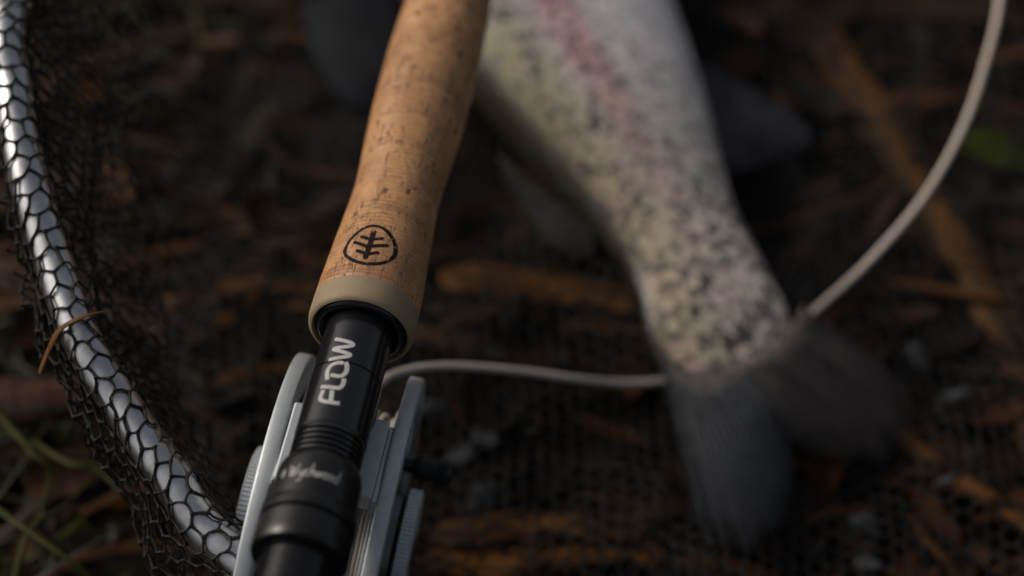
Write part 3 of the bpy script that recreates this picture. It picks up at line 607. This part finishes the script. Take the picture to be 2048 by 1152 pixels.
# ------------------------------------------------------------------ trout
def add_trout():
    C = np.array([[.0665, .345], [.0648, .3564], [.0610, .372], [.0555, .389], [.0483, .404], [.0375, .427], [.0240, .4565], [.0130, .4822], [-.0045, .5250], [-.024, .575], [-.044, .63], [-.064, .69], [-.082, .745], [-.092, .775]]) * 1.042
    C = resample(catmull(C, 10), 130); d = np.r_[0, np.cumsum(np.linalg.norm(np.diff(C, axis=0), axis=1))] - .0125
    dep = np.interp(d, [-.0125, -.008, -.003, .004, .02, .035, .05, .07, .105, .135, .175, .22, .27, .33, .38, .41, .43, .45], [.030, .044, .049, .0475, .0435, .0425, .047, .059, .078, .088, .100, .106, .104, .094, .074, .055, .036, .010]) / 2 * 1.042
    rat = np.interp(d, [-.0125, -.006, .0, .03, .08, .15, .25, .36, .45], [.05, .16, .26, .42, .50, .52, .54, .58, .7])
    k = np.ones(9) / 9; pad = lambda x: np.convolve(np.pad(x, 4, mode='edge'), k, 'valid'); dep = pad(dep); rat = pad(rat)
    thk = dep * rat; roll = np.interp(d, [0, .06, .2], [R(4), R(14), R(20)])
    T = np.gradient(C, axis=0); T /= np.linalg.norm(T, axis=1)[:, None]                 # tail -> head
    base = empty('rainbow_trout', Matrix.Translation((C[60, 0], C[60, 1], .01))); b0 = np.array([C[60, 0], C[60, 1], .01])
    tag(base, 'spotted silver trout with a pink stripe lying on black netting', 'fish')
    V, UVs, F = [], [], []; n, m = len(C), 48
    for i in range(n):
        left = np.array([-T[i, 1], T[i, 0], 0])                     # back points to the left of the head direction
        Bk = left * math.cos(roll[i]) + np.array([0, 0, 1.]) * math.sin(roll[i]); Up = np.array([0, 0, 1.]) * math.cos(roll[i]) - left * math.sin(roll[i])
        ext = math.hypot(dep[i] * math.sin(roll[i]), thk[i] * math.cos(roll[i])); c = np.array([*C[i], .0105 + ext])
        for j in range(m):
            a = 2 * math.pi * j / m; ca, sa = math.cos(a), math.sin(a)
            V.append(c + Bk * dep[i] * ca + Up * thk[i] * math.copysign(abs(sa) ** .85, sa) - b0); UVs.append((d[i], (1 - ca) / 2 * .35 + .65 * (a if a <= math.pi else 2 * math.pi - a) / math.pi))
    for i in range(n - 1):
        for j in range(m): F.append((i * m + j, i * m + (j + 1) % m, (i + 1) * m + (j + 1) % m, (i + 1) * m + j))
    F.append(tuple(range(m))); F.append(tuple((n - 1) * m + j for j in range(m)))
    body = fix_normals(mesh('body', V, F, M['fish'], base, sharp=None, uv=UVs))
    def fin(name, inner, outer, mat, thick=(.0016, .0005), nc=60, nr=14, ripple=.0006, bow=.002, flute=22, ragged=.0):
        A = resample(catmull([at(*p) for p in inner], 8), nc); B = resample(catmull([at(*p) for p in outer], 8), nc); V, F, UV = [], [], []
        B = A + (B - A) * (1 + ragged * (np.sin(np.arange(nc) * 2.1) * .4 + rng.normal(0, .5, nc)))[:, None]
        for side in (1, -1):
            for i in range(nc):
                for j in range(nr):
                    t = j / (nr - 1); p = A[i] * (1 - t) + B[i] * t
                    h = thick[0] * (1 - t) + thick[1] * t
                    if i in (0, nc - 1): h *= .3
                    z = ripple * math.sin(i / nc * flute * 2 * math.pi) * (.3 + .7 * t) + bow * math.sin(math.pi * t) * math.sin(math.pi * i / nc)
                    V.append(p + np.array([0, 0, z + side * h * .5]) - b0); UV.append((i / nc, t))
        o = nc * nr
        for i in range(nc - 1):
            for j in range(nr - 1):
                q = (i * nr + j, (i + 1) * nr + j, (i + 1) * nr + j + 1, i * nr + j + 1); F.append(q); F.append(tuple(o + x for x in q[::-1]))
        rim = [i * nr for i in range(nc)] + [(nc - 1) * nr + j for j in range(1, nr)] + [i * nr + nr - 1 for i in range(nc - 2, -1, -1)] + [j for j in range(nr - 2, 0, -1)]
        for x, y in zip(rim, rim[1:] + rim[:1]): F.append((x, y, o + y, o + x))
        return fix_normals(mesh(name, V, F, mat, base, sharp=None, uv=UV))
    def mat_tail():
        q = N('tail_fin_skin'); tc = q.new('ShaderNodeTexCoord'); sp = q.new('ShaderNodeSeparateXYZ'); q.t.links.new(tc.outputs['UV'], sp.inputs[0]); co = q.coord('Object', MM)
        n1 = q.noise(q.coord('UV', (70, 1.6, 1)), 1.0, 4, .65)
        lo = q.mix(q.ramp(n1, [(.35, 0), (.65, 1)]), (.011, .014, .020), (.030, .036, .047)); hi = q.mix(q.ramp(n1, [(.38, 0), (.62, 1)]), (.010, .0085, .009), (.052, .045, .044))  # lo: dark fin with its bluish sky reflection put into the colour; hi: brownish lobe
        c = q.mix(q.ramp(sp.outputs[0], [(.42, 0), (.52, 1)]), lo, hi)
        c = q.mix(q.ramp(q.noise(co, .16, 4), [(.5, 0), (.68, .6)]), c, (.006, .006, .007))
        base_ = q.ramp(q.math('ADD', sp.outputs[1], q.math('MULTIPLY', q.noise(co, .3, 3), .22)), [(.12, .8), (.26, 0)]); c = q.mix(base_, c, (.12, .105, .095))
        tr = q.new('ShaderNodeBsdfTransparent'); mx = q.new('ShaderNodeMixShader')
        f = q.math('ADD', sp.outputs[1], q.math('MULTIPLY', q.math('SUBTRACT', n1, .5), .7)); q.set(mx.inputs[0], q.ramp(f, [(.45, 0), (.85, .45), (1.0, .9)]))
        q.t.links.new(q.b.outputs[0], mx.inputs[1]); q.t.links.new(tr.outputs[0], mx.inputs[2]); q.t.links.new(mx.outputs[0], q.t.nodes['Material Output'].inputs[0])
        q.bump(n1, .6, .0008); return q.out(c, .45, 0, .12)
    fin('caudal_fin', [(1318, 690, .020), (1345, 732, .021), (1400, 757, .022), (1470, 738, .023), (1530, 708, .023), (1575, 665, .022), (1604, 612, .020)],
        [(1372, 975, .019), (1390, 1050, .017), (1440, 1092, .015), (1505, 1092, .016), (1562, 1040, .018), (1590, 955, .020), (1585, 895, .021), (1640, 905, .020), (1715, 925, .017), (1785, 905, .015), (1828, 838, .014), (1800, 762, .014), (1745, 712, .015)], mat_tail(), nc=150, nr=18, flute=44, ripple=.0007, bow=.003, ragged=.05)
    an = mat_fin('anal_fin_skin', (.022, .022, .028), (.045, .043, .052))
    fin('anal_fin', [(1385, 120, .022), (1402, 200, .022), (1412, 270, .022), (1425, 335, .021)], [(1500, 175, .016), (1570, 215, .012), (1622, 262, .010), (1610, 300, .010), (1530, 330, .011), (1450, 350, .014)], an)
    fin('dorsal_fin', [(800, -60, .030), (800, 30, .030), (812, 110, .028)], [(600, 10, .016), (625, 120, .013), (680, 205, .012), (745, 222, .014)], mat_fin('dorsal_fin_skin', (.005, .006, .009), (.010, .011, .016)))
    ad = mat_simple('adipose_skin', (.018, .018, .016), (.05, .05, .046), .3, .5)
    fin('adipose_fin', [(1000, 318, .034), (1050, 365, .032), (1105, 405, .029), (1155, 440, .026), (1188, 478, .022)], [(1005, 345, .026), (1050, 420, .021), (1085, 470, .018), (1120, 508, .016), (1160, 525, .015), (1192, 512, .018)], ad, (.0045, .003), ripple=0, bow=.002)
    # eye on the upper side of the head
    i = 118; left = np.array([-T[i, 1], T[i, 0], 0]); c = np.array([*C[i], .0105]) + left * dep[i] * .35 + np.array([0, 0, thk[i] * 1.9]) - b0
    V, F = lathe([(-.004, 0), (-.003, .0045), (0, .0052), (.0012, .0045), (.0018, .003), (.002, 0)], 24, 'z', c); mesh('eye', V, F, mat_simple('fish_eye', (.02, .02, .02), (.25, .2, .08), .25, .1), base)
add_trout()

# ------------------------------------------------------------------ fly line
LP = [RC + W1 * .004 + U * .0335 + V1 * .004, at(735, 800, .075), at(765, 762, .070), at(800, 744, .065), at(860, 733, .060), at(940, 733, .054), at(1050, 743, .045), at(1150, 757, .036), at(1230, 765, .025), at(1310, 764, .018),
      at(1375, 752, .0130), at(1450, 725, .0122), at(1540, 685, .0125), at(1600, 645, .016), at(1640, 612, .022), at(1740, 520, .036), at(1850, 390, .046), at(1930, 245, .054), at(1978, 100, .060), at(1999, 0, .064), at(2010, -150, .062), at(1985, -330, .04), at(1900, -420, .016)]
LC = catmull(LP, 14); L0 = LC[0]
V, F = tube(LC - L0, .00110, 12)
fl = tag(mesh('fly_line', V, F, M['line'], None, sharp=None), 'pale fly line curving from the reel under the fish tail', 'fishing line'); fl.location = L0

# ------------------------------------------------------------------ debris
def wander(n, seed, amp):
    r_ = np.random.default_rng(seed); x = np.linspace(0, 1, n); y = np.zeros(n)
    for f in (1.5, 3.7, 7.9, 15, 27): y += r_.uniform(.4, 1) / f ** .55 * np.sin(2 * math.pi * (f * x + r_.random()))
    return 1 + amp * y
SEED = [11]
def stalk(name, pts, width, mat, label, cat, group=None, flat=.16, rough=.22):
    """a flattened stem with split, uneven edges and lengthwise ribs"""
    n, k = 70, 22; P = resample(catmull(pts, 12), n); SEED[0] += 3
    T = np.gradient(P, axis=0); T /= np.linalg.norm(T, axis=1)[:, None]; V, F, UV = [], [], []; w = width / 2
    el, er, ez = wander(n, SEED[0], rough), wander(n, SEED[0] + 1, rough), wander(n, SEED[0] + 2, min(.3, rough * 1.2))
    ribs = np.random.default_rng(SEED[0]).normal(0, .22, k)
    for i in range(n):
        s = np.cross(T[i], (0, 0, 1.)); s /= np.linalg.norm(s); b = np.cross(s, T[i]); e = min(1, .3 + 9 * min(i, n - 1 - i) / n)
        for j in range(k):
            a = 2 * math.pi * j / k; r = w * e * (er[i] if math.cos(a) > 0 else el[i])
            V.append(P[i] - P[0] + s * r * math.cos(a) + b * w * e * flat * (math.sin(a) * ez[i] + ribs[j] * abs(math.sin(a)))); UV.append((i / n * 12, j / k))
    for i in range(n - 1):
        for j in range(k): F.append((i * k + j, i * k + (j + 1) % k, (i + 1) * k + (j + 1) % k, (i + 1) * k + j))
    F.append(tuple(range(k))[::-1]); F.append(tuple((n - 1) * k + j for j in range(k)))
    o = mesh(name, V, F, mat, None, sharp=None, uv=UV); o.location = P[0]; return tag(o, label, cat, group)
ochre = mat_stalk('ochre_reed', (.075, .030, .006), (.15, .064, .014)); dull = mat_stalk('brown_reed', (.025, .011, .004), (.065, .03, .009)); red = mat_stalk('red_bark', (.030, .014, .008), (.055, .024, .012), (.012, .005, .003)); pinkish = mat_stalk('pale_bark', (.06, .033, .022), (.095, .055, .038))
bright = mat_stalk('orange_reed', (.13, .050, .009), (.22, .092, .020), lo=.45)
gp = 'dead reed stalks under the net'
stalk('reed_stalk', [at(1560, -60, .003), at(1660, 80, .004), at(1790, 290, .004), at(1900, 470, .004), at(2010, 660, .005), at(2120, 840, .004)], .0150, ochre, 'long ochre reed slanting under the net beside the trout belly', 'reed', gp, flat=.12, rough=.26)
stalk('reed_stalk', [at(1420, 40, .005), at(1600, 22, .005), at(1800, 12, .005), at(2150, 30, .005)], .013, dull, 'wide brown reed lying crosswise behind the anal fin', 'reed', gp)
stalk('reed_stalk', [at(880, 552, .008), at(1000, 560, .008), at(1120, 575, .008), at(1290, 600, .008)], .0130, bright, 'short orange reed between the cork grip and trout back', 'reed', gp)
stalk('reed_stalk', [at(1790, 860, .008), at(1890, 940, .008), at(1990, 1000, .008), at(2130, 1090, .008)], .0064, bright, 'bright orange reed beyond the upper tail lobe', 'reed', gp)
stalk('reed_stalk', [at(1830, 850, .004), at(1910, 910, .005), at(2010, 975, .005), at(2140, 1050, .005)], .0060, ochre, 'dull orange reed alongside the bright one', 'reed', gp)
stalk('reed_stalk', [at(1770, 560, .008), at(1860, 574, .008), at(1960, 588, .008), at(2090, 600, .007)], .0034, ochre, 'thin orange reed touching the long slanting one', 'reed', gp)
stalk('reed_stalk', [at(60, 215, .01), at(150, 145, .01), at(260, 95, .009), at(420, 40, .007)], .0105, dull, 'brown reed beside the far curve of the hoop', 'reed', gp)
stalk('reed_stalk', [at(860, 1075, .008), at(980, 1055, .008), at(1120, 1048, .008), at(1300, 1060, .008)], .0100, ochre, 'broken brown reed between the reel and the tail', 'reed', gp)
stalk('reed_stalk', [at(840, 1120, .005), at(1000, 1130, .005), at(1180, 1100, .005), at(1330, 1112, .005)], .0100, bright, 'flat orange reed in front of the broken brown one', 'reed', gp)
stalk('bark_stick', [at(-160, 830, .022), at(-20, 812, .024), at(110, 795, .024), at(215, 782, .020), at(300, 775, .012)], .0175, red, 'reddish brown stick lying outside the net hoop', 'stick', flat=.6, rough=.05)
stalk('bark_chip', [at(-120, 520, .02), at(0, 545, .02), at(110, 580, .016), at(290, 640, .010), at(370, 660, .008)], .0125, pinkish, 'pale pinkish bark strip passing under the net hoop', 'bark', flat=.25)
stalk('reed_stalk', [at(760, 640, .006), at(840, 665, .006), at(950, 690, .006)], .008, dull, 'short brown reed beneath the end of the cork grip', 'reed', gp)
stalk('reed_stalk', [at(1560, 840, .004), at(1640, 960, .004), at(1700, 1060, .004), at(1740, 1180, .004)], .006, dull, 'dark reed lying between the two tail lobes', 'reed', gp)
# dry blade draped over the hoop
tp = [at(80, 745, .105), at(100, 695, .114), at(120, 660, .1185), at(150, 640, .121), at(185, 628, .1205), at(215, 622, .115)]
C_ = catmull(tp, 8); V, F = tube(C_ - C_[0], np.interp(np.linspace(0, 1, len(C_)), [0, .3, 1], [.0012, .0010, .0003]), 8, flat=.35)
o = tag(mesh('dry_blade', V, F, mat_simple('dry_blade_skin', (.07, .03, .010), (.12, .06, .022), .2), None, sharp=None), 'dry orange grass blade caught over the net hoop', 'grass blade'); o.location = C_[0]
# fallen leaves
def leaf(name, c, L, Wd, ang, tilt, mat, label, cat, group=None, z=.012):
    V, F = [], []; n, m = 16, 7
    for sgn in (1, -1):
        for i in range(n):
            t = i / (n - 1); w = Wd / 2 * (math.sin(math.pi * t ** .8) ** .8 + .02) * (1 + .06 * math.sin(17 * t))
            for j in range(m):
                q = j / (m - 1) * 2 - 1; V.append(((t - .5) * L, q * w, .10 * Wd * abs(q) + .05 * L * math.sin(5 * t + q) * .5 + sgn * .00012))
    f = lambda o_: [(o_ + i * m + j, o_ + (i + 1) * m + j, o_ + (i + 1) * m + j + 1, o_ + i * m + j + 1) for i in range(n - 1) for j in range(m - 1)]
    F = f(0) + [x[::-1] for x in f(n * m)]
    o = mesh(name, V, F, mat, None, sharp=None); o.location = at(*c, z); o.rotation_euler = (tilt, R(4), ang); return tag(o, label, cat, group)
green = mat_simple('green_leaf_skin', (.010, .015, .002), (.026, .032, .004), .12, .6); tan = mat_simple('tan_leaf_skin', (.025, .012, .006), (.055, .028, .014), .15, .45)
leaf('green_leaf', (2000, 305), .036, .013, R(-22), R(8), green, 'small green leaf beyond the fly line', 'leaf', z=.008)
leaf('dead_leaf', (30, 590), .03, .018, R(10), R(-10), tan, 'tan dead leaf outside the hoop by the bark strip', 'leaf', z=.016)
# pale solid blobs added in place of blurred wet glints through the net
glint_mat = mat_simple('pale_glint_skin', (.025, .026, .029), (.060, .062, .067), .25, .6); ico = None
def glint_blob(x, y, r, label):
    global ico
    if ico is None:
        import bmesh
        bm = bmesh.new(); bmesh.ops.create_icosphere(bm, subdivisions=3, radius=1)
        for v in bm.verts: v.co *= 1 + + .0 + .22 * math.sin(3 * v.co.x + 2 * v.co.y) + .12 * math.sin(5 * v.co.z + 4 * v.co.x)
        ico = bpy.data.meshes.new('pale_glint'); bm.to_mesh(ico); bm.free(); ico.shade_smooth(); ico.materials.append(glint_mat)
    p = at(x, y, .008); o = bpy.data.objects.new('pale_glint', ico); col.objects.link(o); o.location = (p[0], p[1], float(floor_z(p[0], p[1])) - r * .45); r *= 1.15; o.scale = (r * 1.2, r * .7, r * .4); o.rotation_euler = (random.random(), random.random(), random.random() * 6)
    tag(o, label, 'glint_blob', 'pale blobs standing in for glints in the netting')
for x, y, r, lb in ((920, 915, .0046, 'largest of the grey blobs standing in for glints beside the reel handle'), (968, 878, .0044, 'grey blob standing in for a glint, closest of the reel cluster to the fly line'), (870, 838, .004, 'small grey blob standing in for a glint beside the reel rim below the fly line'), (968, 992, .0046, 'grey blob standing in for a glint, closest of the reel cluster to the broken reeds'),
                    (1235, 662, .0030, 'small pale blob standing in for a glint between the fly line and trout back'), (1195, 545, .0028, 'grey blob standing in for a glint by the adipose fin'),
                    (1735, 1045, .0040, 'smaller of two neighbouring grey blobs standing in for glints below the tail fin'), (1735, 1135, .0046, 'larger of two neighbouring grey blobs standing in for glints below the tail fin'),
                    (1840, 700, .0044, 'grey blob standing in for a glint between the tail fin and the slanting ochre reed'), (1912, 790, .0044, 'grey blob standing in for a glint between the tail fin tip and the bright orange reed'), (1885, 985, .0026, 'small blob standing in for a glint beside the bright orange reed')):
    glint_blob(x, y, r, lb)

# leaf litter: one mass of small flakes
def litter(n, x0, x1, y0, y1, name, mat, label, smin, smax, zoff):
    V, F = [], []
    for i in range(n):
        x, y = random.uniform(x0, x1), random.uniform(y0, y1); L = random.uniform(smin, smax); w = L * random.uniform(.2, .6); a = random.random() * 6.28
        tl, rl = random.gauss(0, .35), random.gauss(0, .3); z = float(gz(x, y)) + random.uniform(*zoff) + (.004 if random.random() < .15 else 0); b = len(V); ca, sa = math.cos(a), math.sin(a)
        for t, k in ((-.5, .35), (-.2, .95), (.2, .9), (.5, .2)):
            for q in (-1, 0, 1):
                lx, ly = t * L, q * w * .5 * k; lz = lx * tl + ly * rl + abs(q) * w * .12 + random.gauss(0, .0003)
                V.append((x + lx * ca - ly * sa, y + lx * sa + ly * ca, max(z + lz, -.004)))
        for r_ in range(3):
            for q in range(2): F.append((b + r_ * 3 + q, b + (r_ + 1) * 3 + q, b + (r_ + 1) * 3 + q + 1, b + r_ * 3 + q + 1))
    tag(mesh(name, V, F, mat, None, sharp=None), label, 'leaf litter', kind='stuff')
litter(4200, -.34, .42, .16, .86, 'leaf_litter', mat_litter('wet_leaf_bits', [(.0, (.004, .0035, .003)), (.45, (.009, .0068, .005)), (.70, (.017, .0075, .0035)), (.84, (.046, .017, .006)), (1.0, (.12, .05, .013))]), 'wet dark and orange leaf scraps covering the soil', .006, .026, (-.002, .005))

def reed_scraps(n):
    V, F = [], []; r_ = random.Random(21)
    for _ in range(n):
        x, y = r_.uniform(-.26, .34), r_.uniform(.22, .80); L = r_.uniform(.02, .085); w = r_.uniform(.0008, .0030); a = r_.gauss(0, .38) + (math.pi if r_.random() < .5 else 0); m = 9; b = len(V); cv = r_.gauss(0, .25); z0 = r_.uniform(.002, .0065)
        for i in range(m):
            t = i / (m - 1) - .5; h = a + cv * t; px, py = x + t * L * math.cos(h), y + t * L * math.sin(h); ww = w * (1 - .5 * abs(2 * t) ** 3) * r_.uniform(.75, 1.2)
            for q in (-1, 0, 1): V.append((px - q * ww * math.sin(h), py + q * ww * math.cos(h), float(gz(px, py)) + z0 + (.35 * ww if q == 0 else 0)))
        for i in range(m - 1):
            for q in range(2): F.append((b + i * 3 + q, b + i * 3 + 3 + q, b + i * 3 + 4 + q, b + i * 3 + 1 + q))
    tag(mesh('reed_scraps', V, F, mat_litter('reed_scrap_skin', [(0, (.006, .004, .003)), (.4, (.015, .008, .004)), (.65, (.045, .018, .006)), (.85, (.10, .042, .011)), (1, (.17, .08, .025))], .5, .25, (160, 900, 900)), None, sharp=None), 'thin brown reed scraps strewn sideways under the netting', 'reed litter', kind='stuff')
reed_scraps(420)

# grass outside the hoop
def grass(n):
    V, F = [], []; k = 0
    while k < n:
        x, y = random.uniform(-.36, -.02), random.uniform(.12, .62)
        if ((x - HC[0]) / (HA + .012)) ** 2 + ((y - HC[1]) / (HB + .012)) ** 2 < 1.0: continue
        k += 1; L = random.uniform(.03, .085); a = random.random() * 6.28; w = random.uniform(.0005, .0012); bend = random.uniform(.5, 2.2); el = random.uniform(.1, 1.0); tw = random.uniform(-1.2, 1.2)
        p = np.array([x, y, float(gz(x, y)) - .002]); b = len(V); n_ = 10
        for i in range(n_):
            t = i / (n_ - 1); e = el - bend * t; h = a + tw * t; dv = np.array([math.cos(h) * math.cos(e), math.sin(h) * math.cos(e), math.sin(e)])
            if i: p = p + dv * L / n_; p[2] = max(p[2], .003)
            s = np.array([-math.sin(h), math.cos(h), .15]); ww = w * (1 - .8 * t ** 2)
            V += [p - s * ww, p + np.array([0, 0, -.35 * ww]), p + s * ww]
        for i in range(n_ - 1):
            for q in range(2): F.append((b + i * 3 + q, b + i * 3 + 3 + q, b + i * 3 + 4 + q, b + i * 3 + 1 + q))
    tag(mesh('grass', V, F, mat_litter('grass_blade', [(0, (.003, .0028, .0015)), (.35, (.008, .0065, .003)), (.6, (.014, .016, .003)), (.85, (.026, .029, .005)), (1, (.045, .04, .013))], .45, .05), None, sharp=None), 'thin green and straw grass growing outside the hoop', 'grass', kind='stuff')
grass(1300)
# a few long blades that stand out beside the hoop
gm = mat_simple('long_grass_skin', (.010, .012, .002), (.030, .032, .006), .08, .6)
for i, (pts, lb) in enumerate(([[(-60, 980, .035), (40, 1050, .040), (140, 1120, .040), (240, 1190, .03)], 'long green grass blade by the hanging net corner'],
                 [[(-40, 790, .03), (60, 900, .038), (100, 960, .034), (30, 1130, .02)], 'curled green grass blade lying below the reddish stick'],
                 [[(20, 1190, .03), (60, 1060, .035), (130, 1010, .03), (200, 940, .02)], 'olive grass blade crossing the long green one'],
                 [[(60, 880, .03), (150, 930, .036), (220, 920, .03), (290, 950, .015)], 'bent olive blade reaching toward the hoop'])):
    C_ = catmull([at(*p) for p in pts], 10); V, F = tube(C_ - C_[0], np.interp(np.linspace(0, 1, len(C_)), [0, .6, 1], [.0010, .0008, .0002]), 8, flat=.4)
    o = tag(mesh('grass_blade', V, F, gm, None, sharp=None), lb, 'grass blade', 'long grass blades outside the hoop'); o.location = C_[0]
